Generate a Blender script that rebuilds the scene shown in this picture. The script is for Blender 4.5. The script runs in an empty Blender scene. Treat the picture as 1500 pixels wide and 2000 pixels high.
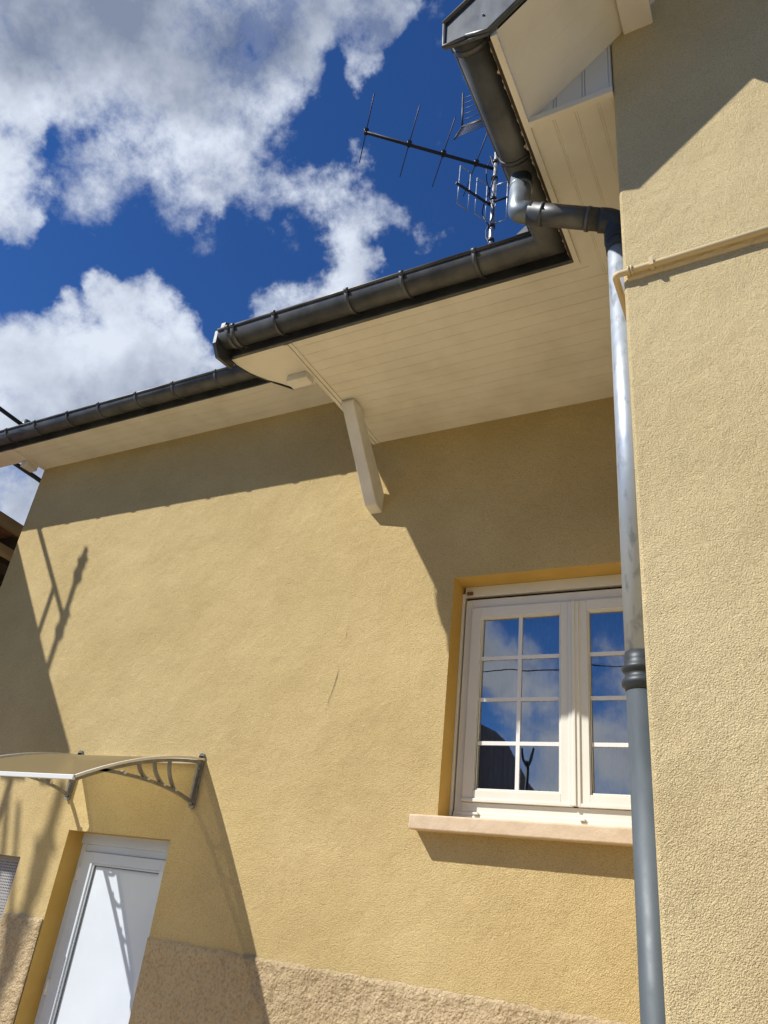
import bpy, math, random
from mathutils import Vector, Matrix, noise
random.seed(7)
C = bpy.context.scene.collection
S = bpy.context.scene
U = 4.1          # metres per layout unit (camera-to-facade distance)
EYE = 1.9

# ------------------------------------------------------------------ camera
cam = bpy.data.cameras.new('camera'); camo = bpy.data.objects.new('camera', cam); C.objects.link(camo)
ya, pi_, ro = math.radians(30.894), math.radians(117.431), math.radians(7.0145)
camo.matrix_world = Matrix.Translation((0, 0, EYE)) @ Matrix.Rotation(ya, 4, 'Z') @ Matrix.Rotation(pi_, 4, 'X') @ Matrix.Rotation(ro, 4, 'Z')
cam.sensor_fit = 'VERTICAL'; cam.sensor_height = 36; cam.sensor_width = 27
cam.lens = 36 * 1442.5 / 2000
cam.clip_start = 0.05; cam.clip_end = 2000
S.camera = camo
CM = camo.matrix_world.to_3x3()
def direction(px, py):
    return (CM @ Vector(((px - 750) / 1442.5, -(py - 1000) / 1442.5, -1))).normalized()

# ------------------------------------------------------------------ sun + sky
TRAVEL = Vector((1.02, 1.0, -1.38)).normalized()
sun_el = math.asin(-TRAVEL.z); sun_rot = math.atan2(-TRAVEL.x, -TRAVEL.y)
sl = bpy.data.lights.new('sun', 'SUN'); slo = bpy.data.objects.new('sun', sl); C.objects.link(slo)
sl.energy = 5.0; sl.angle = math.radians(0.53); sl.color = (1.0, 0.965, 0.90)
slo.rotation_euler = TRAVEL.to_track_quat('-Z', 'Y').to_euler()
slo.location = (-8, -8, 14)
S.view_settings.view_transform = 'Standard'; S.view_settings.look = 'None'
S.view_settings.gamma = 1; S.view_settings.exposure = 0.25

w = bpy.data.worlds.new('World'); S.world = w; w.use_nodes = True
nt = w.node_tree; nt.nodes.clear()
def N(t, tree=None, **k):
    n = (tree or nt).nodes.new(t)
    for a, b in k.items(): setattr(n, a, b)
    return n
def build_world():
    L = nt.links.new
    out = N('ShaderNodeOutputWorld'); bg = N('ShaderNodeBackground'); L(bg.outputs[0], out.inputs[0])
    bg.inputs['Strength'].default_value = 0.05
    sky = N('ShaderNodeTexSky', sky_type='NISHITA', sun_disc=False)
    sky.sun_elevation = sun_el; sky.sun_rotation = sun_rot
    sky.altitude = 1500; sky.air_density = 1.0; sky.dust_density = 0.0; sky.ozone_density = 4.0
    tint = N('ShaderNodeMix', data_type='RGBA', blend_type='MULTIPLY'); tint.inputs['Factor'].default_value = 1
    L(sky.outputs[0], tint.inputs['A']); tint.inputs['B'].default_value = (0.62, 1.18, 1.92, 1)
    tc = N('ShaderNodeTexCoord')
    # warp the direction a little so that cloud outlines billow
    def fbm(scale, detail, rough, seed):
        m = N('ShaderNodeMapping'); m.inputs['Location'].default_value = seed
        L(tc.outputs['Generated'], m.inputs['Vector'])
        n = N('ShaderNodeTexNoise'); n.inputs['Scale'].default_value = scale
        n.inputs['Detail'].default_value = detail; n.inputs['Roughness'].default_value = rough
        L(m.outputs[0], n.inputs['Vector']); return n
    wn = fbm(5.5, 6, 0.6, (1.7, 4.2, 9.1))
    sub = N('ShaderNodeVectorMath', operation='SUBTRACT'); L(wn.outputs['Color'], sub.inputs[0]); sub.inputs[1].default_value = (.5, .5, .5)
    sc_ = N('ShaderNodeVectorMath', operation='SCALE'); L(sub.outputs[0], sc_.inputs[0]); sc_.inputs['Scale'].default_value = 0.20
    ad = N('ShaderNodeVectorMath', operation='ADD'); L(tc.outputs['Generated'], ad.inputs[0]); L(sc_.outputs[0], ad.inputs[1])
    def blobs(lst):
        prev = None
        for (px, py, r, wt, *south) in lst:
            d = N('ShaderNodeVectorMath', operation='DISTANCE'); L(ad.outputs[0], d.inputs[0])
            dv = direction(px, py)
            if south: dv = Vector((dv.x, -dv.y, dv.z))
            d.inputs[1].default_value = dv
            # radii are given in picture pixels at the optical axis: shrink with obliquity
            dx, dy = (px - 750) / 1442.5, (py - 1000) / 1442.5
            rr = r / 1442.5 / (1 + dx * dx + dy * dy) ** 0.75
            mr = N('ShaderNodeMapRange', interpolation_type='SMOOTHSTEP')
            L(d.outputs['Value'], mr.inputs['Value'])
            mr.inputs['From Min'].default_value = rr * 1.25; mr.inputs['From Max'].default_value = rr * 0.15
            mr.inputs['To Min'].default_value = 0; mr.inputs['To Max'].default_value = wt
            if prev is None: prev = mr.outputs[0]
            else:
                iv = N('ShaderNodeMath', operation='SUBTRACT'); iv.inputs[0].default_value = 1; L(prev, iv.inputs[1])
                mx = N('ShaderNodeMath', operation='MULTIPLY_ADD'); L(mr.outputs[0], mx.inputs[0]); L(iv.outputs[0], mx.inputs[1]); L(prev, mx.inputs[2]); prev = mx.outputs[0]
        return prev
    cover = blobs(CLOUDS); core = blobs(CORES)
    n1 = fbm(10, 10, 0.66, (0.3, 2.2, 5.0)); n0 = fbm(2.6, 4, 0.5, (7.3, 1.2, 3.0))
    # general broken cloud for the rest of the sky
    gen = N('ShaderNodeMapRange', interpolation_type='SMOOTHSTEP'); L(n0.outputs['Fac'], gen.inputs['Value'])
    gen.inputs['From Min'].default_value = 0.52; gen.inputs['From Max'].default_value = 0.72
    # the composed part of the sky is where the photograph looks
    reg = N('ShaderNodeVectorMath', operation='DISTANCE'); L(tc.outputs['Generated'], reg.inputs[0]); reg.inputs[1].default_value = direction(520, 420)
    rm = N('ShaderNodeMapRange'); L(reg.outputs['Value'], rm.inputs['Value'])
    rm.inputs['From Min'].default_value = 0.62; rm.inputs['From Max'].default_value = 0.85
    gm = N('ShaderNodeMath', operation='MULTIPLY'); L(gen.outputs[0], gm.inputs[0]); L(rm.outputs[0], gm.inputs[1])
    mx = N('ShaderNodeMath', operation='MAXIMUM'); L(cover, mx.inputs[0]); L(gm.outputs[0], mx.inputs[1])
    # density = cover*1.35 + (noise-0.5)*k - offset
    nm = N('ShaderNodeMath', operation='MULTIPLY_ADD'); L(n1.outputs['Fac'], nm.inputs[0]); nm.inputs[1].default_value = 3.0; nm.inputs[2].default_value = -1.86
    dn = N('ShaderNodeMath', operation='MULTIPLY_ADD'); L(mx.outputs[0], dn.inputs[0]); dn.inputs[1].default_value = 1.22; L(nm.outputs[0], dn.inputs[2])
    al = N('ShaderNodeMapRange', interpolation_type='SMOOTHSTEP'); L(dn.outputs[0], al.inputs['Value'])
    al.inputs['From Min'].default_value = -0.12; al.inputs['From Max'].default_value = 1.0
    # cloud colour: bright rim and billows, blue-grey cores
    n2 = fbm(11, 8, 0.58, (4.4, 8.2, 1.0))
    g = N('ShaderNodeMath', operation='MULTIPLY_ADD'); L(n2.outputs['Fac'], g.inputs[0]); g.inputs[1].default_value = 1.7; g.inputs[2].default_value = -0.78
    gg = N('ShaderNodeMath', operation='MULTIPLY_ADD', use_clamp=True); L(core, gg.inputs[0]); gg.inputs[1].default_value = .78; L(g.outputs[0], gg.inputs[2])
    thin = N('ShaderNodeMapRange'); L(dn.outputs[0], thin.inputs['Value']); thin.inputs['From Min'].default_value = 0.05; thin.inputs['From Max'].default_value = 0.4
    gs = N('ShaderNodeMath', operation='MULTIPLY'); L(gg.outputs[0], gs.inputs[0]); L(thin.outputs[0], gs.inputs[1])
    col = N('ShaderNodeMix', data_type='RGBA'); L(gs.outputs[0], col.inputs['Factor'])
    col.inputs['A'].default_value = (12.6, 13.7, 15.6, 1); col.inputs['B'].default_value = (3.8, 4.6, 6.4, 1)
    mix = N('ShaderNodeMix', data_type='RGBA'); L(al.outputs[0], mix.inputs['Factor'])
    L(tint.outputs['Result'], mix.inputs['A']); L(col.outputs['Result'], mix.inputs['B'])
    L(mix.outputs['Result'], bg.inputs['Color'])
CLOUDS = [ # (px, py, radius, weight) directions of the cloud masses
    (-40,40,260,1),(150,20,260,1),(330,40,260,1),(490,90,170,1),(560,160,75,.9),(600,10,130,1),(710,-10,110,1),(780,0,50,.7),(730,105,60,.9),(712,170,42,.75),
    (90,190,130,.95),(180,190,100,.9),(300,250,140,.88),(210,290,70,.68),(400,290,130,.88),(500,240,110,.85),(440,370,80,.66),(530,330,60,.45),(170,390,90,.42),(260,420,90,.40),(360,410,80,.42),
    (20,250,85,.9),(80,285,40,.6),(20,400,95,.85),(-30,350,120,1),(60,440,50,.55),
    (560,390,80,.55),(630,360,75,.80),(690,410,75,.82),(660,460,60,.75),(700,290,35,.55),(670,320,40,.5),(750,440,60,.68),(800,470,50,.55),(840,450,40,.5),(700,510,50,.62),
    (600,600,85,.9),(530,630,80,.95),(670,560,60,.85),(710,530,50,.7),(500,590,50,.6),
    (170,555,48,.95),(190,590,55,.9),(90,600,50,.9),(60,650,70,.95),(130,680,100,1),(230,650,95,1),(300,610,60,.8),(305,555,28,.6),(280,700,120,1),(60,760,170,1),(220,780,180,1),(350,760,90,1),(375,680,42,.75),(420,720,50,.9),
    (20,900,160,1),(60,1000,160,1),(0,1100,120,1),(-150,800,250,1),(140,850,160,1),
    (970,1200,80,.7,1),(970,1310,110,1,1),(1060,1340,90,.95,1),(1000,1400,80,.6,1),(1000,1540,120,1,1),(1090,1490,110,1,1),(1190,1500,110,.9,1),(1200,1340,90,.85,1),(1190,1430,60,.6,1)]
CORES = [(100,-30,260,1),(280,60,210,1),(430,110,170,1),(520,150,110,.9),(600,20,130,.8),(720,0,110,.7),(330,170,80,.7),(120,110,110,.7),(780,40,60,.4),
    (380,230,50,.3),(250,800,110,.55),(100,850,140,.55),(20,960,150,.6),(680,420,45,.3),(350,780,80,.45),(430,330,60,.25),(20,430,60,.3),(30,1060,90,.3),(170,760,50,.35)]
build_world()

# ------------------------------------------------------------------ materials
def mat(name, col, rough=0.6, metal=0.0, spec=0.5):
    m = bpy.data.materials.new(name); m.use_nodes = True
    b = m.node_tree.nodes['Principled BSDF']
    b.inputs['Base Color'].default_value = (*col, 1); b.inputs['Roughness'].default_value = rough
    b.inputs['Metallic'].default_value = metal; b.inputs['Specular IOR Level'].default_value = spec
    return m
def nodes(m): return m.node_tree, m.node_tree.nodes['Principled BSDF'], m.node_tree.links.new
def tex(t, kind, scale, detail=2, rough=0.5, stretch=None):
    tc = t.nodes.new('ShaderNodeTexCoord'); n = t.nodes.new(kind); v = tc.outputs['Object']
    if True:
        mp = t.nodes.new('ShaderNodeMapping'); mp.inputs['Scale'].default_value = stretch or (1, 1, 1)
        if not stretch: mp.inputs['Rotation'].default_value = (.55, .83, .37)
        t.links.new(v, mp.inputs['Vector']); v = mp.outputs[0]
    t.links.new(v, n.inputs['Vector']); n.inputs['Scale'].default_value = scale
    if 'Detail' in n.inputs: n.inputs['Detail'].default_value = detail
    if 'Roughness' in n.inputs: n.inputs['Roughness'].default_value = rough
    return n
def vary(m, c1, c2, scale, detail=5, lo=.35, hi=.65, stretch=None, rough=0.55):
    t, b, L = nodes(m); n = tex(t, 'ShaderNodeTexNoise', scale, detail, rough, stretch)
    r = t.nodes.new('ShaderNodeValToRGB'); L(n.outputs['Fac'], r.inputs['Fac'])
    r.color_ramp.elements[0].position = lo; r.color_ramp.elements[1].position = hi
    r.color_ramp.elements[0].color = (*c1, 1); r.color_ramp.elements[1].color = (*c2, 1)
    L(r.outputs['Color'], b.inputs['Base Color']); return r
def mix_rgb(t, blend, fac=1.0):
    n = t.nodes.new('ShaderNodeMix'); n.data_type = 'RGBA'; n.blend_type = blend; n.inputs['Factor'].default_value = fac; return n
def stucco(name, c1, c2, grain, dist, strength=1.0, pits=0.5):
    """trowelled render: wormy grains from distorted noise plus smaller crumbs"""
    m = mat(name, c1, 0.92, 0, 0.15); t, b, L = nodes(m)
    r = vary(m, c1, c2, 1.1, 7, .36, .66, rough=0.62)
    r2 = tex(t, 'ShaderNodeTexNoise', grain * 0.75, 3, 0.6); rr = t.nodes.new('ShaderNodeValToRGB'); L(r2.outputs['Fac'], rr.inputs['Fac'])
    rr.color_ramp.elements[0].position = .34; rr.color_ramp.elements[0].color = (.74, .725, .69, 1)
    rr.color_ramp.elements[1].position = .52; rr.color_ramp.elements[1].color = (1, 1, 1, 1)
    mm = mix_rgb(t, 'MULTIPLY'); L(r.outputs['Color'], mm.inputs['A']); L(rr.outputs['Color'], mm.inputs['B'])
    # rain streaks and patchy drying, very faint
    st = tex(t, 'ShaderNodeTexNoise', 1.7, 6, 0.6); sr = t.nodes.new('ShaderNodeValToRGB'); L(st.outputs['Fac'], sr.inputs['Fac'])
    sr.color_ramp.elements[0].position = .38; sr.color_ramp.elements[0].color = (.93, .92, .90, 1)
    sr.color_ramp.elements[1].position = .58; sr.color_ramp.elements[1].color = (1, 1, 1, 1)
    m2 = mix_rgb(t, 'MULTIPLY'); L(mm.outputs['Result'], m2.inputs['A']); L(sr.outputs['Color'], m2.inputs['B'])
    L(m2.outputs['Result'], b.inputs['Base Color'])
    n1 = tex(t, 'ShaderNodeTexNoise', grain, 4, 0.6)
    vo = tex(t, 'ShaderNodeTexVoronoi', grain * 0.8); vo.feature = 'SMOOTH_F1'; vo.inputs['Smoothness'].default_value = .6
    nd = tex(t, 'ShaderNodeTexNoise', grain * 0.5, 2, .5)
    tc = t.nodes.new('ShaderNodeTexCoord')
    s1 = t.nodes.new('ShaderNodeVectorMath'); s1.operation = 'MULTIPLY_ADD'
    L(nd.outputs['Color'], s1.inputs[0]); s1.inputs[1].default_value = (1.5 / grain,) * 3; rm = t.nodes.new('ShaderNodeMapping'); rm.inputs['Rotation'].default_value = (.9, .4, .7); L(tc.outputs['Object'], rm.inputs['Vector']); L(rm.outputs[0], s1.inputs[2]); L(s1.outputs[0], vo.inputs['Vector'])
    a = t.nodes.new('ShaderNodeMath'); a.operation = 'MULTIPLY_ADD'; L(vo.outputs['Distance'], a.inputs[0]); a.inputs[1].default_value = -pits; L(n1.outputs['Fac'], a.inputs[2])
    big = tex(t, 'ShaderNodeTexNoise', 5.5, 4, 0.62)
    a2 = t.nodes.new('ShaderNodeMath'); a2.operation = 'MULTIPLY_ADD'; L(big.outputs['Fac'], a2.inputs[0]); a2.inputs[1].default_value = 4.0; L(a.outputs[0], a2.inputs[2])
    bp = t.nodes.new('ShaderNodeBump'); bp.inputs['Distance'].default_value = dist; bp.inputs['Strength'].default_value = strength
    L(a2.outputs[0], bp.inputs['Height']); L(bp.outputs[0], b.inputs['Normal'])
    return m
def bumped(m, scale, dist, detail=3, stretch=None):
    t, b, L = nodes(m); n = tex(t, 'ShaderNodeTexNoise', scale, detail, .55, stretch)
    bp = t.nodes.new('ShaderNodeBump'); bp.inputs['Distance'].default_value = dist; L(n.outputs['Fac'], bp.inputs['Height']); L(bp.outputs[0], b.inputs['Normal']); return m
def rough_vary(m, lo, hi, scale):
    t, b, L = nodes(m); n = tex(t, 'ShaderNodeTexNoise', scale, 5, .6)
    mr = t.nodes.new('ShaderNodeMapRange'); L(n.outputs['Fac'], mr.inputs['Value']); mr.inputs['From Min'].default_value = .3; mr.inputs['From Max'].default_value = .7
    mr.inputs['To Min'].default_value = lo; mr.inputs['To Max'].default_value = hi; L(mr.outputs[0], b.inputs['Roughness']); return m

M = {}
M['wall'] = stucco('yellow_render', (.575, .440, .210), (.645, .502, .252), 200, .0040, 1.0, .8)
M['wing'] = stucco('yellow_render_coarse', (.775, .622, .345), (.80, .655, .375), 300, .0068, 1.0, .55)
M['reveal'] = bumped(vary_m := mat('reveal_render', (.56, .37, .135), .9, 0, .15), 160, .0015); vary(vary_m, (.50, .325, .085), (.57, .385, .12), 3)
M['plinth'] = stucco('rough_plinth_render', (.47, .362, .215), (.57, .445, .28), 75, .011, 1.0)
M['sill'] = bumped(sm := mat('painted_stone_sill', (.60, .44, .29), .85, 0, .2), 60, .002); vary(sm, (.56, .43, .29), (.66, .52, .37), 9, 6)
M['soffit'] = mat('soffit_board', (.72, .675, .57), .5, 0, .35); vary(M['soffit'], (.67, .635, .55), (.77, .74, .66), 3.0, 9, .30, .58)
M['cheek'] = mat('cheek_board', (.60, .61, .62), .5)
M['paint'] = mat('painted_timber', (.72, .70, .64), .55); vary(M['paint'], (.66, .63, .57), (.76, .74, .69), 6, 5); bumped(M['paint'], 25, .001, 4, (1, 1, 4))
M['zinc'] = rough_vary(mat('dark_weathered_zinc', (.10, .105, .11), .42, .4), .34, .6, 6); vary(M['zinc'], (.060, .063, .066), (.125, .128, .13), 5, 8)
M['flash'] = rough_vary(mat('slate_grey_zinc_sheet', (.06, .07, .08), .5, .3), .4, .6, 9); vary(M['flash'], (.05, .06, .07), (.085, .10, .115), 8, 7, stretch=(3, 1, .6))
M['zincl'] = rough_vary(mat('grey_zinc', (.20, .23, .26), .45, .6), .38, .6, 9); vary(M['zincl'], (.15, .18, .205), (.26, .295, .33), 8, 7)
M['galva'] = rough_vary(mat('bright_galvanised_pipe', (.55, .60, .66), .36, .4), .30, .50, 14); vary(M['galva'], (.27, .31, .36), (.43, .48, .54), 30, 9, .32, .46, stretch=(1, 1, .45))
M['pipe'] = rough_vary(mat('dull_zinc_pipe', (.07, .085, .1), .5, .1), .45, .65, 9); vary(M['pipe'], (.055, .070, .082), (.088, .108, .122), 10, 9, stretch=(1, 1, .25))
M['collar'] = mat('dark_collar', (.035, .043, .05), .48, .2)
M['rust'] = mat('rusty_bolt', (.20, .09, .05), .8)
M['pvc'] = mat('cream_pvc', (.73, .70, .63), .42, 0, .4); vary(M['pvc'], (.685, .67, .585), (.73, .715, .635), 3)
M['muntin'] = mat('white_muntin', (.74, .74, .72), .4)
M['gap'] = mat('dark_gap', (.015, .013, .012), .9)
M['door'] = mat('white_pvc_door', (.63, .66, .70), .42, 0, .4); vary(M['door'], (.58, .64, .71), (.64, .70, .77), 2)
M['doorseal'] = mat('grey_seal', (.16, .17, .18), .6)
M['cond'] = bumped(mat('painted_conduit', (.60, .475, .27), .6, 0, .3), 40, .001)
M['tile'] = mat('roof_tile', (.16, .075, .05), .85); vary(M['tile'], (.11, .055, .04), (.22, .10, .065), 9, 6)
M['alu'] = mat('aluminium', (.62, .62, .60), .35, .85)
M['black'] = mat('black_plastic', (.02, .02, .022), .5)
M['steel'] = rough_vary(mat('galvanised_mast', (.42, .43, .44), .4, .8), .3, .55, 20)
M['canframe'] = mat('canopy_edge', (.75, .74, .70), .35, .1)
M['bracket'] = mat('grey_bracket', (.2, .195, .175), .35, .2); vary(M['bracket'], (.16, .155, .14), (.25, .24, .215), 20)
M['wood'] = mat('weathered_eave_timber', (.33, .24, .13), .8); vary(M['wood'], (.24, .17, .09), (.38, .28, .16), 7, 6, stretch=(1, .2, 1))
M['darkwood'] = mat('dark_rafter', (.045, .032, .022), .85)
M['rod'] = mat('dark_green_steel', (.045, .065, .065), .45, .5)
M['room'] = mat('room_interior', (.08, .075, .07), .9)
M['screenframe'] = mat('grey_window_bar', (.42, .41, .39), .5)
M['foam'] = mat('dried_foam', (.52, .45, .33), .9); vary(M['foam'], (.25, .2, .13), (.62, .55, .42), 30)
M['nbwall'] = stucco('neighbour_render', (.50, .46, .40), (.56, .52, .46), 90, .004)
M['crack'] = mat('hairline_crack', (.13, .09, .045), .95)
M['bounce_paving'] = mat('sandy_bounce_paving', (.40, .32, .21), .9); vary(M['bounce_paving'], (.40, .31, .185), (.52, .41, .25), 1.5, 8); bumped(M['bounce_paving'], 30, .006, 5)
M['ground'] = mat('grass', (.05, .06, .025), .95); vary(M['ground'], (.035, .045, .018), (.075, .08, .035), 1.5, 8); bumped(M['ground'], 40, .03, 5)

def glass_material():
    m = bpy.data.materials.new('window_glass'); m.use_nodes = True; t = m.node_tree; t.nodes.clear(); L = t.links.new
    o = t.nodes.new('ShaderNodeOutputMaterial'); mx = t.nodes.new('ShaderNodeMixShader'); L(mx.outputs[0], o.inputs[0])
    tr = t.nodes.new('ShaderNodeBsdfTransparent'); tr.inputs[0].default_value = (.80, .84, .84, 1)
    gl = t.nodes.new('ShaderNodeBsdfGlossy'); gl.inputs['Roughness'].default_value = .004
    fr = t.nodes.new('ShaderNodeFresnel'); fr.inputs['IOR'].default_value = 1.9
    n = tex(t, 'ShaderNodeTexNoise', 1.6, 2, .5); bp = t.nodes.new('ShaderNodeBump'); bp.inputs['Distance'].default_value = .0025
    L(n.outputs['Fac'], bp.inputs['Height']); L(bp.outputs[0], gl.inputs['Normal'])
    mr = t.nodes.new('ShaderNodeMath'); mr.operation = 'MULTIPLY_ADD'; L(fr.outputs[0], mr.inputs[0]); mr.inputs[1].default_value = 1.7; mr.inputs[2].default_value = .20
    L(mr.outputs[0], mx.inputs[0]); L(tr.outputs[0], mx.inputs[1]); L(gl.outputs[0], mx.inputs[2]); return m
M['glass'] = glass_material()
def sheer_material():
    m = bpy.data.materials.new('sheer_curtain'); m.use_nodes = True; t = m.node_tree; t.nodes.clear(); L = t.links.new
    o = t.nodes.new('ShaderNodeOutputMaterial'); mx = t.nodes.new('ShaderNodeMixShader'); L(mx.outputs[0], o.inputs[0])
    tr = t.nodes.new('ShaderNodeBsdfTransparent'); d = t.nodes.new('ShaderNodeBsdfTranslucent'); d2 = t.nodes.new('ShaderNodeBsdfDiffuse')
    d.inputs[0].default_value = (.85, .85, .84, 1); d2.inputs[0].default_value = (.88, .88, .87, 1)
    dm = t.nodes.new('ShaderNodeMixShader'); dm.inputs[0].default_value = .6; L(d.outputs[0], dm.inputs[1]); L(d2.outputs[0], dm.inputs[2])
    n = tex(t, 'ShaderNodeTexNoise', 7, 5, .6, (4.5, 4.5, .35)); n2 = tex(t, 'ShaderNodeTexNoise', 60, 2, .5, (8, 8, .4))
    a = t.nodes.new('ShaderNodeMath'); a.operation = 'MULTIPLY_ADD'; L(n2.outputs['Fac'], a.inputs[0]); a.inputs[1].default_value = .35; L(n.outputs['Fac'], a.inputs[2])
    mr = t.nodes.new('ShaderNodeMapRange'); L(a.outputs[0], mr.inputs['Value']); mr.inputs['From Min'].default_value = .5; mr.inputs['From Max'].default_value = .9
    mr.inputs['To Min'].default_value = .62; mr.inputs['To Max'].default_value = 1.0
    L(mr.outputs[0], mx.inputs[0]); L(tr.outputs[0], mx.inputs[1]); L(dm.outputs[0], mx.inputs[2]); return m
M['sheer'] = sheer_material()
def poly_material():
    m = bpy.data.materials.new('tinted_polycarbonate'); m.use_nodes = True; t = m.node_tree; t.nodes.clear(); L = t.links.new
    o = t.nodes.new('ShaderNodeOutputMaterial'); mx = t.nodes.new('ShaderNodeMixShader'); L(mx.outputs[0], o.inputs[0])
    tr = t.nodes.new('ShaderNodeBsdfTransparent'); tr.inputs[0].default_value = (.42, .36, .22, 1)
    tl = t.nodes.new('ShaderNodeBsdfTranslucent'); tl.inputs[0].default_value = (.72, .70, .56, 1)
    gl = t.nodes.new('ShaderNodeBsdfGlossy'); gl.inputs['Roughness'].default_value = .18
    L(tr.outputs[0], mx.inputs[1]); m1 = t.nodes.new('ShaderNodeMixShader'); m1.inputs[0].default_value = .12
    L(tl.outputs[0], m1.inputs[1]); L(gl.outputs[0], m1.inputs[2]); L(m1.outputs[0], mx.inputs[2]); mx.inputs[0].default_value = .80
    return m
M['poly'] = poly_material()
def mesh_material():
    m = bpy.data.materials.new('perforated_screen'); m.use_nodes = True; t = m.node_tree; b = t.nodes['Principled BSDF']; L = t.links.new
    b.inputs['Base Color'].default_value = (.38, .37, .36, 1); b.inputs['Roughness'].default_value = .5
    tc = t.nodes.new('ShaderNodeTexCoord'); sx = t.nodes.new('ShaderNodeSeparateXYZ'); L(tc.outputs['Object'], sx.inputs[0])
    def wav(s):
        a = t.nodes.new('ShaderNodeMath'); a.operation = 'MULTIPLY'; L(s, a.inputs[0]); a.inputs[1].default_value = 330
        c = t.nodes.new('ShaderNodeMath'); c.operation = 'SINE'; L(a.outputs[0], c.inputs[0]); g = t.nodes.new('ShaderNodeMath'); g.operation = 'GREATER_THAN'; L(c.outputs[0], g.inputs[0]); g.inputs[1].default_value = -.1; return g
    a, c = wav(sx.outputs['X']), wav(sx.outputs['Z'])
    mn = t.nodes.new('ShaderNodeMath'); mn.operation = 'MULTIPLY'; L(a.outputs[0], mn.inputs[0]); L(c.outputs[0], mn.inputs[1])
    iv = t.nodes.new('ShaderNodeMath'); iv.operation = 'SUBTRACT'; iv.inputs[0].default_value = 1; L(mn.outputs[0], iv.inputs[1]); L(iv.outputs[0], b.inputs['Alpha']); return m
M['screen'] = mesh_material()

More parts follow.
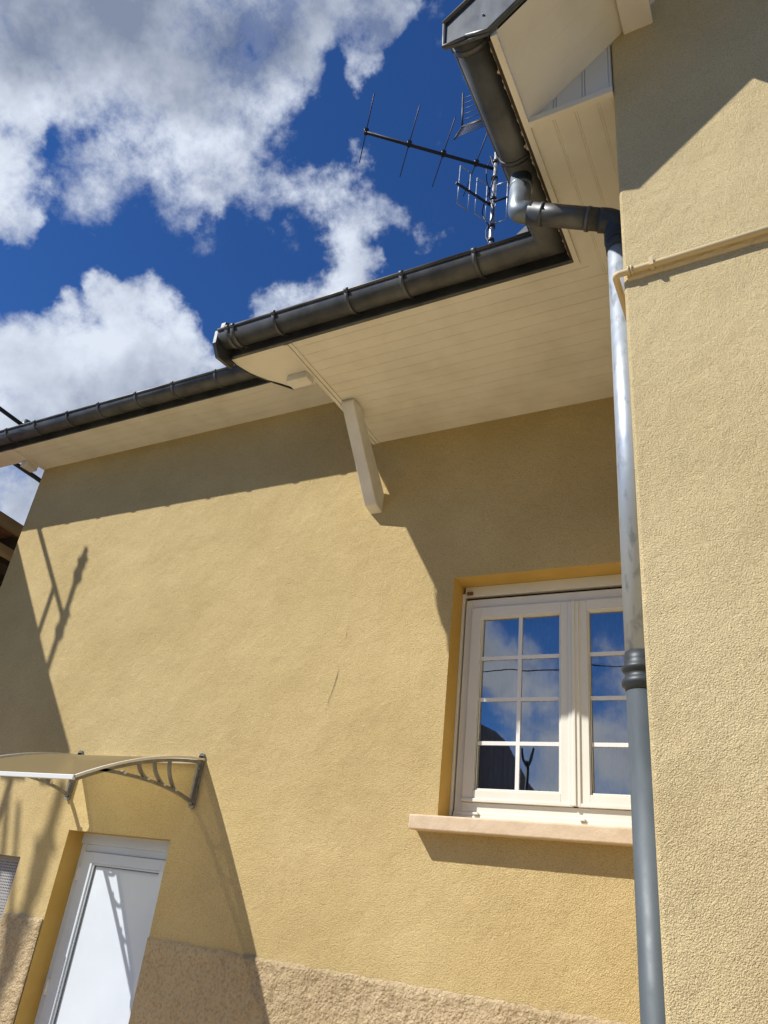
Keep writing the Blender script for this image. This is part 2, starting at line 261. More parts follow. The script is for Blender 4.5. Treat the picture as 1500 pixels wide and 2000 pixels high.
# ------------------------------------------------------------------ mesh builder (layout units in, metres out)
def P(x, y, z): return (x * U, y * U, z * U + EYE)
class MB:
    def __init__(s): s.v = []; s.f = []; s.mi = []; s.mats = []; s.cur = 0; s.sm = []; s.smooth = False
    def use(s, m):
        if m not in s.mats: s.mats.append(m)
        s.cur = s.mats.index(m); return s
    def add(s, vs, fs):
        o = len(s.v); s.v += vs; s.f += [tuple(o + i for i in f) for f in fs]; s.mi += [s.cur] * len(fs); s.sm += [s.smooth] * len(fs)
    def box(s, x0, x1, y0, y1, z0, z1):
        v = [(x, y, z) for z in (z0, z1) for y in (y0, y1) for x in (x0, x1)]
        s.add(v, [(0,2,3,1),(4,5,7,6),(0,1,5,4),(2,6,7,3),(0,4,6,2),(1,3,7,5)]); return s
    def prism(s, poly, axis, a, b):
        """polygon in the plane across axis, extruded from a to b"""
        def mk(p, t): return {'x': (t, p[0], p[1]), 'y': (p[0], t, p[1]), 'z': (p[0], p[1], t)}[axis]
        n = len(poly); s.add([mk(p, a) for p in poly] + [mk(p, b) for p in poly],
            [tuple(range(n))[::-1], tuple(range(n, 2 * n))] + [(i, (i + 1) % n, n + (i + 1) % n, n + i) for i in range(n)]); return s
    def tube(s, pts, r, n=20, cap=True):
        pts = [Vector(p) for p in pts]; rs = r if isinstance(r, list) else [r] * len(pts)
        ring = []; d0 = (pts[1] - pts[0]).normalized(); up = Vector((0, 0, 1)) if abs(d0.z) < .9 else Vector((1, 0, 0))
        a = d0.cross(up).normalized()
        for i, p in enumerate(pts):
            if i == 0: t = d0
            elif i == len(pts) - 1: t = (pts[i] - pts[i-1]).normalized()
            else: t = ((pts[i] - pts[i-1]).normalized() + (pts[i+1] - pts[i]).normalized()).normalized()
            a = (a - t * a.dot(t)).normalized(); b = t.cross(a)
            ring.append([tuple(p + (a * math.cos(q) + b * math.sin(q)) * rs[i]) for q in [2 * math.pi * k / n for k in range(n)]])
        vs = [v for r_ in ring for v in r_]; fs = []
        for i in range(len(pts) - 1):
            for k in range(n): fs.append((i*n+k, i*n+(k+1)%n, (i+1)*n+(k+1)%n, (i+1)*n+k))
        sm = s.smooth; s.smooth = True; s.add(vs, fs); s.smooth = False
        if cap: s.add([v for v in ring[0]] + [v for v in ring[-1]], [tuple(range(n))[::-1], tuple(range(n, 2*n))])
        s.smooth = sm; return s
    def sweep(s, path, prof, closed=True, smooth=True):
        """path: (point, outward horizontal vector incl. mitre scale); prof: (out, up) pairs"""
        n = len(prof); vs = []
        for p, o in path:
            for a, b in prof: vs.append((p[0] + o[0]*a, p[1] + o[1]*a, p[2] + b))
        fs = []; m = n if closed else n - 1
        for i in range(len(path) - 1):
            for k in range(m): fs.append((i*n+k, i*n+(k+1)%n, (i+1)*n+(k+1)%n, (i+1)*n+k))
        sm = s.smooth; s.smooth = smooth; s.add(vs, fs); s.smooth = False
        if closed: s.add([vs[k] for k in range(n)] + vs[-n:], [tuple(range(n))[::-1], tuple(range(n, 2*n))])
        s.smooth = sm; return s
    def strip(s, pts, x0, x1, th):
        """bar of thickness th following (y,z) points, between x0 and x1"""
        up, lo = [], []
        for i, (y, z) in enumerate(pts):
            a = pts[max(i-1, 0)]; b = pts[min(i+1, len(pts)-1)]; dy, dz = b[0]-a[0], b[1]-a[1]; l = math.hypot(dy, dz)
            ny, nz = -dz/l, dy/l; up.append((y + ny*th/2, z + nz*th/2)); lo.append((y - ny*th/2, z - nz*th/2))
        n = len(pts)
        for i in range(n - 1):
            q = [lo[i], lo[i+1], up[i+1], up[i]]
            vs = [(x0, *p) for p in q] + [(x1, *p) for p in q]
            fs = [(0,1,5,4),(2,3,7,6),(0,3,2,1),(4,5,6,7)]
            if i == 0: fs.append((0,4,7,3))
            if i == n - 2: fs.append((1,2,6,5))
            s.add(vs, fs)
        return s
    def build(s, name, m=None, parent=None, bevel=0, label=None):
        me = bpy.data.meshes.new(name); me.from_pydata([P(*v) for v in s.v], [], s.f)
        if m is not None and not s.mats: s.mats = [m]
        for k in s.mats: me.materials.append(M[k])
        for i, p in enumerate(me.polygons): p.material_index = s.mi[i]; p.use_smooth = s.sm[i]
        import bmesh
        bm = bmesh.new(); bm.from_mesh(me); bmesh.ops.remove_doubles(bm, verts=bm.verts, dist=1e-6); bmesh.ops.recalc_face_normals(bm, faces=bm.faces); bm.to_mesh(me); bm.free()
        me.update()
        o = bpy.data.objects.new(name, me); C.objects.link(o)
        if parent is not None:
            o.parent = parent
            base = parent
            loc = Vector((0, 0, 0))
            while base is not None: loc -= base.location; base = base.parent
            o.location = loc
        if bevel:
            b = o.modifiers.new('bevel', 'BEVEL'); b.width = bevel; b.segments = 2; b.limit_method = 'ANGLE'; b.angle_limit = math.radians(40)
        if label: o['label'] = label
        return o
def tag(o, label=None, cat=None, group=None, kind=None):
    for k, v in (('label', label), ('category', cat), ('group', group), ('kind', kind)):
        if v: o[k] = v
    return o
def thing(name, loc, label, cat, group=None):
    o = bpy.data.objects.new(name, None); C.objects.link(o); o.location = P(*loc); o.empty_display_size = .2
    return tag(o, label, cat, group)
GZ = -EYE / U                       # ground level in layout units

# ------------------------------------------------------------------ ground
g = MB(); g.add([(-80,-80,GZ),(80,-80,GZ),(80,80,GZ),(-80,80,GZ)], [(0,1,2,3)])
tag(g.build('ground', 'ground'), kind='structure')
g = MB(); g.add([(-2.6,-.7,GZ+.001),(2.2,-.7,GZ+.001),(2.2,1.0,GZ+.001),(-2.6,1.0,GZ+.001)], [(0,1,2,3)])
tag(g.build('path', 'bounce_paving'), kind='structure')  # unseen bright sheet, added to bounce warm sunlight up to soffits and walls

# ------------------------------------------------------------------ house
house = thing('house', (-.6, 1.2, GZ), 'yellow rendered house with cream boarded eaves, filling most of the picture', 'house')
XL, XC, YB = -1.629, -.083, .493
ZS, YS = .758, .700                  # lower soffit height, edge
ZL, YL = .882, .900                  # upper soffit
WIN = (-.4535, -.093, .107, .4635)
DOOR = (-1.166, -.925, GZ, .0465)
SW = (-1.56, -1.271, -.26, -.0055)
def wall_faces(mb, x0, x1, z0, z1, holes, y, depth, wall_key, rev_key):
    xs = sorted({x0, x1, *[h[0] for h in holes], *[h[1] for h in holes]}); zs = sorted({z0, z1, *[h[2] for h in holes], *[h[3] for h in holes]})
    mb.use(wall_key)
    for i in range(len(xs)-1):
        for j in range(len(zs)-1):
            cx, cz = (xs[i]+xs[i+1])/2, (zs[j]+zs[j+1])/2
            if any(h[0] < cx < h[1] and h[2] < cz < h[3] for h in holes): continue
            mb.add([(xs[i],y,zs[j]),(xs[i+1],y,zs[j]),(xs[i+1],y,zs[j+1]),(xs[i],y,zs[j+1])], [(0,1,2,3)])
    mb.use(rev_key)
    for (a, b, c, d) in holes:
        mb.add([(a,y,c),(a,y,d),(a,y+depth,d),(a,y+depth,c)], [(0,1,2,3)]); mb.add([(b,y,c),(b,y,d),(b,y+depth,d),(b,y+depth,c)], [(0,1,2,3)])
        mb.add([(a,y,d),(b,y,d),(b,y+depth,d),(a,y+depth,d)], [(0,1,2,3)]); mb.add([(a,y,c),(b,y,c),(b,y+depth,c),(a,y+depth,c)], [(0,1,2,3)])
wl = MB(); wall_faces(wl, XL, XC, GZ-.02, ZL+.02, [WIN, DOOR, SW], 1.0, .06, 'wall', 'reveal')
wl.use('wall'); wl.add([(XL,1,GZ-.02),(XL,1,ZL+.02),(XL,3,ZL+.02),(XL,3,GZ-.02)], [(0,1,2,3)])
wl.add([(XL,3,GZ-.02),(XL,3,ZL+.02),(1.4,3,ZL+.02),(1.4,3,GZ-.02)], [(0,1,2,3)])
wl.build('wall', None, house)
# rough plinth band, real relief with a ragged top edge
def plinth(x0, x1, ztop, st=.0032):
    nx = int((x1-x0)/st)+1; nz = int((ztop-GZ)/st)+1; vs = []; fs = []
    for j in range(nz+1):
        for i in range(nx+1):
            x = x0+(x1-x0)*i/nx; z = ztop-(ztop-GZ)*j/nz
            if j == 0: z += .0035*noise.noise(Vector((x*38, 3, 0))) + .002*noise.noise(Vector((x*130, 7, 0)))
            q = Vector((x*90, z*90, 1.3)); h = .0016*noise.noise(q) + .0012*noise.noise(q*2.3) + .0009*noise.noise(q*.35)
            yy = .9955 - h if j > 0 else .9995
            if i in (0, nx) : yy = .9975
            vs.append((x, yy, z))
    for j in range(nz):
        for i in range(nx):
            a = j*(nx+1)+i; fs.append((a, a+nx+1, a+nx+2, a+1))
    m = MB(); m.smooth = True; m.add(vs, fs); return m
plinth(DOOR[1], XC, -.0925).build('plinth', 'plinth', house)
plinth(SW[1]+.001, DOOR[0]-.0005, -.0925).build('plinth', 'plinth', house)
plinth(XL, SW[0]-.001, -.0925, .006).build('plinth', 'plinth', house)
# plaster crack
def crack(pts, w0):
    m = MB(); 
    for i in range(len(pts)-1):
        (a, b), (c, d) = pts[i], pts[i+1]; w = w0*(.5+random.random()*.6) if 0 < i < len(pts)-2 else w0*.3
        m.add([(a-w,.9992,b),(a+w,.9992,b),(c+w,.9992,d),(c-w,.9992,d)], [(0,1,2,3)])
    return m
def crackline(x, z0, z1, n):
    pts = []; xx = x
    for i in range(n+1): pts.append((xx, z0+(z1-z0)*i/n)); xx += random.uniform(-.0019, .0014)
    return pts
crack(crackline(-.646, .322, .262, 14), .0005).build('crack', 'crack', house)
crack(crackline(-.641, .395, .372, 6), .0003).build('crack', 'crack', house)

# wing: gable prism
RS = .93
def rake(x): return ZS + RS*(x + .176)
gw = MB(); xr = 1.3; xm = .55
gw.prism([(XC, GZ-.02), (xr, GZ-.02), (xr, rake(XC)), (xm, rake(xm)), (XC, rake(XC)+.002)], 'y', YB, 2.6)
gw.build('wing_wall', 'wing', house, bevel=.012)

# soffits ------------------------------------------------------------
def boards_x(x0, x1f, y0, y1, z, pitch=.0185, g=.0009, d=.0009):
    """boards running along x; x1f(y) gives the mitre end"""
    m = MB(); y = y1
    while y > y0 + 1e-6:
        ya_ = max(y - pitch, y0)
        prof = [(y, z), (ya_+g, z), (ya_+g*.5, z+d), (ya_, z+d)] if ya_ > y0 else [(y, z), (ya_, z)]
        for (p, q) in zip(prof[:-1], prof[1:]):
            m.add([(x0, p[0], p[1]), (x1f(p[0]), p[0], p[1]), (x1f(q[0]), q[0], q[1]), (x0, q[0], q[1])], [(0,1,2,3)])
        if ya_ > y0: m.add([(x0, ya_, z+d), (x1f(ya_), ya_, z+d), (x1f(ya_), ya_, z), (x0, ya_, z)], [(0,1,2,3)])
        y = ya_
    return m
XE = -.176                                     # wing eave edge
def mitre(y): return min(XC+.001, XE + (y-YS))
boards_x(-.632, mitre, YS, 1.0, ZS, .0205).build('soffit', 'soffit', house)
m = MB(); x = XE+.008                           # wing side soffit: boards along y
m.add([(XE,YB,ZS),(XE,YS,ZS),(XE+.008,YS+.008,ZS),(XE+.008,YB,ZS)], [(0,1,2,3)])
while x < XC:
    xb = min(x+.0235, XC+.001); 
    def yend(xx): return YS + (xx-XE)
    for (a, b, za, zb) in ((x, xb-.0034, ZS, ZS), (xb-.0034, xb-.0030, ZS, ZS+.0006), (xb-.0030, xb-.0024, ZS+.0006, ZS), (xb-.0024, xb-.0010, ZS, ZS), (xb-.0010, xb-.0006, ZS, ZS+.0006), (xb-.0006, xb, ZS+.0006, ZS)):
        m.add([(a, YB, za), (a, yend(a), za), (b, yend(b), zb), (b, YB, zb)], [(0,1,2,3)])
    x = xb
m.build('wing_soffit', 'soffit', house)
m = MB(); m.box(XE-.002, XE+.0045, .388, YS+.003, ZS-.0025, ZS+.012); m.box(XE+.0045, XC, YB-.004, YB+.003, ZS-.0025, ZS+.006)
m.build('soffit_trim', 'soffit', house)
m = MB(); m.box(-.640, -.6335, YS, .9995, ZS-.0028, ZS+.006); m.box(-.6325, -.626, YS, .9995, ZS-.0018, ZS+.006); m.box(-.640, -.638, .80, .9995, ZS+.002, ZL+.01)
m.build('soffit_trim', 'soffit', house)
m = MB(); m.prism([(-.6395,YS),(-.6395,.800),(-.690,.800),(-.702,.785),(-.722,.765),(-.738,.742),(-.747,.715),(-.747,YS)], 'z', ZS+.0005, ZS+.008)
m.build('verge_soffit', 'soffit', house)
boards_x(XL+.012, lambda y: -.640, YL, 1.0, ZL, .0205).build('soffit', 'soffit', house)
m = MB(); m.box(XL-.001, XL+.0055, YL, .9995, ZL-.0028, ZL+.006); m.box(XL+.0065, XL+.012, YL, .9995, ZL-.0018, ZL+.006); m.build('soffit_trim', 'soffit', house)
m = MB(); m.box(-1.78, XL-.001, YL, .955, ZL+.0005, ZL+.008); m.build('verge_soffit', 'soffit', house)
m = MB(); m.box(-.681, -.6402, .768, .790, .745, ZS+.0003); m.build('purlin', 'paint', house, bevel=.006)
m = MB(); m.box(-1.655, XL-.0012, .950, .982, .866, ZL+.0003); m.build('purlin', 'paint', house, bevel=.006)
# wing verge soffit on the rake (tongue and groove, almost flush) and the cheek that closes the corner
m = MB(); y = .388
while y < YB+.002:
    yb = min(y+.026, YB+.003)
    for (a, b, o1, o2) in ((y, yb-.0006, 0, 0), (yb-.0006, yb-.0003, 0, .0003), (yb-.0003, yb, .0003, 0)):
        m.add([(XE-.002, a, rake(XE-.002)+o1), (xm, a, rake(xm)+o1), (xm, b, rake(xm)+o2), (XE-.002, b, rake(XE-.002)+o2)], [(0,1,2,3)])
    y = yb
m.build('verge_soffit', 'soffit', house)
m = MB(); x = XE+.003
while x < XC-.0005:
    xb = min(x+.031, XC)
    for (a, b, ya_, yb) in ((x, xb-.0045, YB, YB), (xb-.0045, xb-.0035, YB, YB+.0014), (xb-.0035, xb-.0025, YB+.0014, YB), (xb-.0025, xb-.0012, YB, YB), (xb-.0012, xb-.0006, YB, YB+.0014), (xb-.0006, xb, YB+.0014, YB)):
        m.add([(a, ya_, ZS), (b, yb, ZS), (b, yb, rake(b)+.003), (a, ya_, rake(a)+.003)], [(0,1,2,3)])
    x = xb
m.build('cheek', 'cheek', house)
# wing purlin that sticks out under the verge
m = MB(); m.box(-.0685, -.0385, .36, YB+.01, .8505, .875); m.prism([(-.0685,.8745),(-.0385,.8745),(-.0385,rake(-.0385)+.004),(-.0685,rake(-.0685)+.004)], 'y', .36, YB+.01)
m.build('purlin', 'paint', house)
# strut from wall to soffit
m = MB()
fy = [(1.003,.607),(1.003,.655),(.980,.690),(.885,ZS-.001),(.853,ZS-.001),(.853,.742),(.972,.622),(.985,.607)]
fy = [(1.002,.604),(1.002,.642),(.888,ZS-.001),(.860,ZS-.001),(.857,.750),(.977,.610)]
m.prism([(a, b) for a, b in fy], 'x', -.6265, -.6025); m.build('strut', 'paint', house, bevel=.008)

# roofs ---------------------------------------------------------------
def roof_slab(mb, x0, x1, y0, z0, y1, s, th=.018, rows=26):
    """tiled slope rising along +y, courses stepped"""
    st = (y1-y0)/rows
    for i in range(rows):
        a, b = y0+st*i, y0+st*(i+1.12); za, zb = z0+s*(a-y0)+.006, z0+s*(b-y0)
        mb.prism([(a, za), (b, zb), (b, zb-th*.5), (a, za-.0045)], 'x', x0, x1)
    mb.prism([(y0, z0-.002), (y1, z0+s*(y1-y0)-.002), (y1, z0+s*(y1-y0)-th), (y0+.012, z0+s*.012-th)], 'x', x0, x1)
PIT = .60
m = MB(); roof_slab(m, -.7475, XE+.06, .672, .800, 2.0, PIT); roof_slab(m, -1.80, -.748, .868, .918, 2.0, PIT)
m.prism([(2.0,.800+PIT*1.328),(3.05,.90),(3.05,.88),(2.0,.78+PIT*1.328)], 'x', -1.80, XE+.06)
m.build('roof', 'tile', house)
m = MB()
n = 26; st = (xm+.19)/n
for i in range(n):
    a, b = -.196+st*i, -.196+st*(i+1.1)
    m.prism([(a, rake(a)+.052), (b, rake(b)+.045), (b, rake(b)+.034), (a, rake(a)+.044)], 'y', .395, 2.6)
m.prism([(-.19, rake(-.19)+.045), (xm, rake(xm)+.045), (xm, rake(xm)+.012), (-.172, rake(-.172)+.012)], 'y', .400, 2.6)
m.prism([(xm, rake(xm)+.05), (xr+.1, rake(XC)-.05), (xr+.1, rake(XC)-.07), (xm, rake(xm)+.01)], 'y', .39, 2.6)
m.build('wing_roof', 'tile', house)
m = MB(); m.box(-.80, -.62, 1.66, 1.84, 1.2, 1.72); m.box(-.81, -.61, 1.65, 1.85, 1.72, 1.74); m.build('chimney', 'nbwall', house)
m = MB(); m.prism([(.668,.786),(.885,.883),(.885,.935),(.668,.812)], 'x', -.7560, -.7476); m.build('roof_verge_edge', 'zinc', house)

# fascias + gutters ----------------------------------------------------
GR = .0195
ZG = .783                                        # rim height of the lower gutters
m = MB(); m.box(-.7465, XE-.004, YS-.0035, YS-.0003, ZS-.001, ZS+.045); m.box(-.74, XE-.003, YS-.006, YS-.0036, ZS-.0012, ZS+.0035)
m.box(-1.80, -.716, YL-.0035, YL-.0003, ZL-.001, ZL+.045); m.box(-.716, -.641, YL-.0035, YL-.0003, ZL-.001, ZL+.012)
m.build('fascia', 'zinc', house)
m = MB(); m.box(XE-.0055, XE-.0023, .392, YS-.004, ZS-.001, ZS+.045); m.build('fascia', 'darkwood', house)
def half_round(r, t=.0009, n=18, extra=.004):
    out = [(-r, extra)] + [(-r*math.cos(math.pi*k/n), -r*math.sin(math.pi*k/n)) for k in range(n+1)]
    inn = [(-(r-t)*math.cos(math.pi*k/n), -(r-t)*math.sin(math.pi*k/n)) for k in range(n, -1, -1)] + [(-(r-t), extra)]
    return out + inn
def gutter(path, clips, parent, rings):
    """path list of (x,y,z,outx,outy)"""
    m = MB(); pp = [((x, y, z), (ox, oy)) for x, y, z, ox, oy in path]
    m.sweep(pp, half_round(GR))
    bead = [(x+ox*(GR+.0004), y+oy*(GR+.0004), z+.0012) for x, y, z, ox, oy in path]
    for i in range(len(bead)-1): m.tube([bead[i], bead[i+1]], .0026, 10)
    gob = m.build('gutter', 'zinc', parent)
    for (cx, cy, z, ox, oy, w_, r_) in clips:
        c = MB(); d = (abs(oy)*w_/2, abs(ox)*w_/2)
        c.sweep([((cx-d[0], cy-d[1], z), (ox, oy)), ((cx+d[0], cy+d[1], z), (ox, oy))], half_round(GR+r_, r_-.0002, 18, .002))
        bx, by = cx+ox*(GR+.0006), cy+oy*(GR+.0006)
        c.tube([(bx-d[0], by-d[1], z+.0012), (bx+d[0], by+d[1], z+.0012)], .0040, 10)
        # the tail that runs back to the fascia
        c.box(*(sorted((cx-d[0], cx+d[0])) if ox == 0 else sorted((cx-ox*GR*.95, cx-ox*(GR+.003)))), *(sorted((cy-d[1], cy+d[1])) if oy == 0 else sorted((cy-oy*GR*.95, cy-oy*(GR+.003)))), z-.012, z+.006)
        ob = c.build('gutter_clip', 'zinc', gob)
    return gob
yc = YS-.0036-GR-.0012; xc = XE-.0058-GR-.001
clips = [(x, yc, ZG, 0, -1, .0075, .0016) for x in (-.727,-.716)] + [(x, yc, ZG, 0, -1, .0062, .0017) for x in (-.635,-.503,-.412,-.302)]
gutter([(-.7465,yc,ZG,0,-1),(xc,yc,ZG,-1,-1),(xc,.3875,ZG,-1,0)], clips + [(xc, .536, ZG, -1, 0, .006, .0015), (xc, .398, ZG, -1, 0, .006, .0012)], house, None)
ycl = YL-.0036-GR-.0012; ZGL = .906
gutter([(-1.80,ycl,ZGL,0,-1),(-.712,ycl,ZGL,0,-1)], [(x, ycl, ZGL, 0, -1, .0058, .0017) for x in (-1.70,-1.606,-1.502,-1.390,-1.288,-1.173,-1.066,-.95,-.84)], house, None)
# gutter end piece and the zinc corner gusset
m = MB(); m.prism([(.6575,.786),(.7005,.800),(.712,.770),(.7075,.746),(.672,.742),(.6585,.762)], 'x', -.7540, -.7478); m.build('gutter_end', 'zinc', house)
m = MB(); m.prism([(-.242,ZG+.003),(-.224,ZG+.003),(-.224,ZG+.014),(-.230,ZG+.014)], 'y', yc-GR-.0032, yc-GR-.0018)
m.build('corner_gusset', 'zinc', house)
# zinc flashing along the wing gable
def zf(x): return rake(x)
m = MB()
m.prism([(-.229,.803),(-.2265,.765),(-.2035,.7605),(-.179,zf(-.179)+.001),(xm,zf(xm)+.003),(xm,zf(xm)+.056),(-.2290,.8085)], 'y', .3835, .3865)
m.build('verge_flashing', 'flash', house)
m = MB()
m.tube([(-.2295,.382,.806),(xm,.382,zf(xm)+.057)], .0028, 8); m.tube([(-.2020,.3828,.766),(-.179,.3828,zf(-.179)+.004),(xm,.3828,zf(xm)+.004)], .0024, 8)
m.tube([(-.2285,.3826,.806),(-.2265,.3826,.766),(-.2020,.3828,.7645)], .0019, 8)
m.build('flashing_roll', 'zinc', house)
m = MB(); m.tube([(-.185,.3838,.7905),(-.185,.3815,.7905)], [.0016,.0008], 10); m.build('rivet', 'zincl', house)
# ragged mounting foam left along the fascias
def foam(pts, w0, zz):
    m = MB(); n = 6; rings = []
    for i, (x, y) in enumerate(pts):
        a = max(0.0, noise.noise(Vector((x*170, y*170, 3)))) * 2.2; r = w0*(.12 + a)
        rings.append([(x + r*math.cos(q) + .3*w0*noise.noise(Vector((y*400, q, 1))), y, zz + r*.8*math.sin(q)) for q in [2*math.pi*k/n for k in range(n)]])
    vs = [v for r in rings for v in r]
    m.add(vs, [tuple(range(n))[::-1], tuple(range(len(vs)-n, len(vs)))] + [(i*n+k, i*n+(k+1)%n, (i+1)*n+(k+1)%n, (i+1)*n+k) for i in range(len(pts)-1) for k in range(n)])
    m.build('mounting_foam', 'foam', house)
foam([(XE-.0062, .40+.29*i/150) for i in range(151)], .0019, ZS+.002)
foam([(XE-.0075, .50+.10*i/90) for i in range(91)], .0026, ZS+.007)
fp = [(-.747,.712),(-.738,.742),(-.722,.765),(-.702,.785),(-.690,.800)]
foam([(fp[k][0]*(1-h)+fp[k+1][0]*h, fp[k][1]*(1-h)+fp[k+1][1]*h) for k in range(4) for h in [i/12 for i in range(12)]], .0018, ZS+.001)
m = MB()
pts = [(-.7485,.705),(-.7440,.730),(-.7300,.757),(-.7150,.775),(-.7020,.789),(-.692,.804)]
for i in range(len(pts)-1):
    (a,b),(c,d) = pts[i], pts[i+1]; m.add([(a,b,ZS-.002),(c,d,ZS-.001-.001*(i%2)),(c-.003,d,ZS+.012),(a-.003,b,ZS+.012)], [(0,1,2,3)])
m.build('verge_flashing', 'zinc', house)

# downpipe ---------------------------------------------------------------
def fillet(pts, r, n=7):
    pts = [Vector(p) for p in pts]; out = [pts[0]]
    for i in range(1, len(pts)-1):
        a, b, c = pts[i-1], pts[i], pts[i+1]; u, v = (a-b).normalized(), (c-b).normalized(); p0, p1 = b+u*r, b+v*r
        for k in range(n+1):
            t = k/n; out.append(p0*(1-t)**2 + b*2*t*(1-t) + p1*t*t)
    out.append(pts[-1]); return out
PR = .0122; PX, PY = -.1005, .583
dpo = bpy.data.objects.new('downpipe', None); C.objects.link(dpo); dpo.parent = house; dpo.location = Vector(P(PX, PY, GZ)) - house.location
A_, B_ = (-.2035, .560, .768), (-.2035, .5545, .703); D_ = (PX, PY, .672); E_ = (PX, PY, .630)
m = MB(); m.tube(fillet([A_, B_, (-.1885,.5585,.6990)], .0065, 9), .0125, 28); m.tube([(-.2035,.5597,.752),(-.2035,.5592,.745)], .0136, 28); m.build('elbow', 'zincl', dpo)
m = MB(); m.tube([(-.1925,.5575,.6997), (-.1180,.5780,.6782)], .0125, 28); m.tube([(-.1800,.5610,.6963),(-.1770,.5619,.6955)], .0134, 28)
m.tube([(-.1320,.5737,.6811),(-.1285,.5747,.6801)], .0135, 28); m.build('offset_pipe', 'zinc', dpo)  # shade of the eaves put into the colour: darker zinc on this run
m = MB(); m.tube(fillet([(-.1190,.5777,.6775), (PX,PY,.6735), (PX,PY,.640)], .014, 8), .0134, 28)
for zz in (.655,.648,.6425): m.tube([(PX,PY,zz+.0016),(PX,PY,zz),(PX,PY,zz-.0016)], [.0138,.0152,.0138], 28, False)
m.tube([(PX,PY,.640),(PX,PY,.628)], [.0142,.0136], 28); m.build('elbow', 'collar', dpo)
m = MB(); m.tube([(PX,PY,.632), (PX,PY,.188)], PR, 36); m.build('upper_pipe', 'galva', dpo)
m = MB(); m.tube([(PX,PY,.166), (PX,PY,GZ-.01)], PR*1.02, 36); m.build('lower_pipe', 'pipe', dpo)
m = MB()
rs = [(.190,PR+.0003),(.184,PR+.0007),(.1805,PR+.0009),(.1790,PR+.0026),(.1770,PR+.0031),(.1750,PR+.0022),(.1742,PR+.0007),(.1705,PR+.0007),(.1692,PR+.0022),(.1665,PR+.0035),(.1640,PR+.0031),(.1622,PR+.0010),(.160,PR+.0006)]
m.tube([(PX,PY,z) for z, r in rs], [r for z, r in rs], 36); m.build('collar', 'collar', dpo)
m = MB(); m.box(PX+.007, PX+.0135, PY-.0155, PY-.0125, .1695, .1760); m.tube([(PX+.010,PY-.0175,.1730),(PX+.010,PY-.0155,.1730)], .0015, 8); m.build('clamp_bolt', 'rust', dpo)
m = MB(); m.box(PX+.010, XC, PY-.002, PY+.002, .1705,.1745); m.build('clamp_stay', 'rust', dpo)

# thin painted conduit round the corner -----------------------------------
cz = .4985
m = MB(); m.tube(fillet([(XC-.0058,.555,cz-.001),(XC-.0058,YB-.006,cz-.001),(.20,YB-.006,cz+.012)], .0045, 8), .0030, 16)
for xx in (-.078, -.0755): m.tube([(xx,YB-.006,cz),(xx+.0018,YB-.006,cz+.0001)], .0045, 14)
cd = m.build('conduit', 'cond', house)
for xx in (-.060, .055):
    m = MB(); m.box(xx, xx+.0035, YB-.0105, YB+.001, cz-.0035+.0006*(xx>0), cz+.0055+.004*(xx>0)); m.build('pipe_clip', 'cond', cd)
m = MB(); n = 90
for i in range(n):                                # lumpy filler under the pipe
    x0, x1 = -.079+.20*i/n*1.15, -.079+.20*(i+1)/n*1.15
    def h(x): return (.0028+.0022*noise.noise(Vector((x*90,0,0))) + .0012*noise.noise(Vector((x*260,4,0)))), cz-.0055+(x+.083)*.045 + .0012*noise.noise(Vector((x*140,9,0)))
    d0, z0 = h(x0); d1, z1 = h(x1)
    m.add([(x0,YB-.0005,z0-.0015),(x1,YB-.0005,z1-.0015),(x1,YB-d1,z1),(x0,YB-d0,z0),(x0,YB-.004,z0+.0035),(x1,YB-.004,z1+.0035)], [(0,1,2,3),(3,2,5,4)])
m.build('filler', 'cond', cd)

# window -------------------------------------------------------------------
wx0, wx1, wz0, wz1 = WIN; wy = 1.0415
win = bpy.data.objects.new('window', None); C.objects.link(win); win.parent = house; win.location = Vector(P((wx0+wx1)/2, wy, wz0)) - house.location
def frame(mb, x0, x1, z0, z1, w, y0, y1):
    mb.box(x0, x0+w, y0, y1, z0, z1); mb.box(x1-w, x1, y0, y1, z0, z1); mb.box(x0+w, x1-w, y0, y1, z1-w, z1); mb.box(x0+w, x1-w, y0, y1, z0, z0+w)
m = MB()
m.box(wx0, wx0+.0045, wy-.004, wy+.02, wz0, wz1-.004)                       # shutter guide
m.box(wx0+.0065, wx1, wy+.002, wy+.02, .1095, .4475)
m.v = []; m.f = []; m.mi = []; m.sm = []
m.box(wx0, wx0+.0040, wy-.0035, wy+.02, wz0+.001, wz1-.0125)
m.box(wx0+.0062, wx0+.0175, wy, wy+.02, wz0+.001, .4400)                      # outer frame left
m.box(wx1-.0175, wx1, wy, wy+.02, wz0+.001, .4400)
m.box(wx0+.0175, wx1-.0175, wy, wy+.02, .4250, .4400)
m.box(wx0+.0175, wx1-.0175, wy-.001, wy+.02, wz0+.001, .1330)
m.box(wx0+.0062, wx1, wy-.0055, wy-.0002, wz0+.001, .1150); m.box(wx0+.0066, wx1, wy-.0035, wy-.0002, .1150, .1200); 
m.box(wx0+.0035, wx1, wy-.001, wy+.02, .4460, wz1-.0002)                      # shutter box strip
fo = m.build('frame', 'pvc', win, bevel=.003)
m = MB(); m.box(wx0+.0040, wx0+.0062, wy+.006, wy+.02, wz0+.001, .4400); m.box(wx0+.0040, wx1, wy+.008, wy+.02, .4400, .4460); m.box(wx0, wx1, wy+.019, wy+.021, wz0, wz1)
m.v = m.v; 
m2 = MB(); m2.box(wx0+.0040, wx0+.0062, wy+.006, wy+.018, wz0+.001, .4400); m2.box(wx0+.0040, wx1, wy+.008, wy+.018, .4400, .4460); m2.build('shutter_slot', 'gap', win)
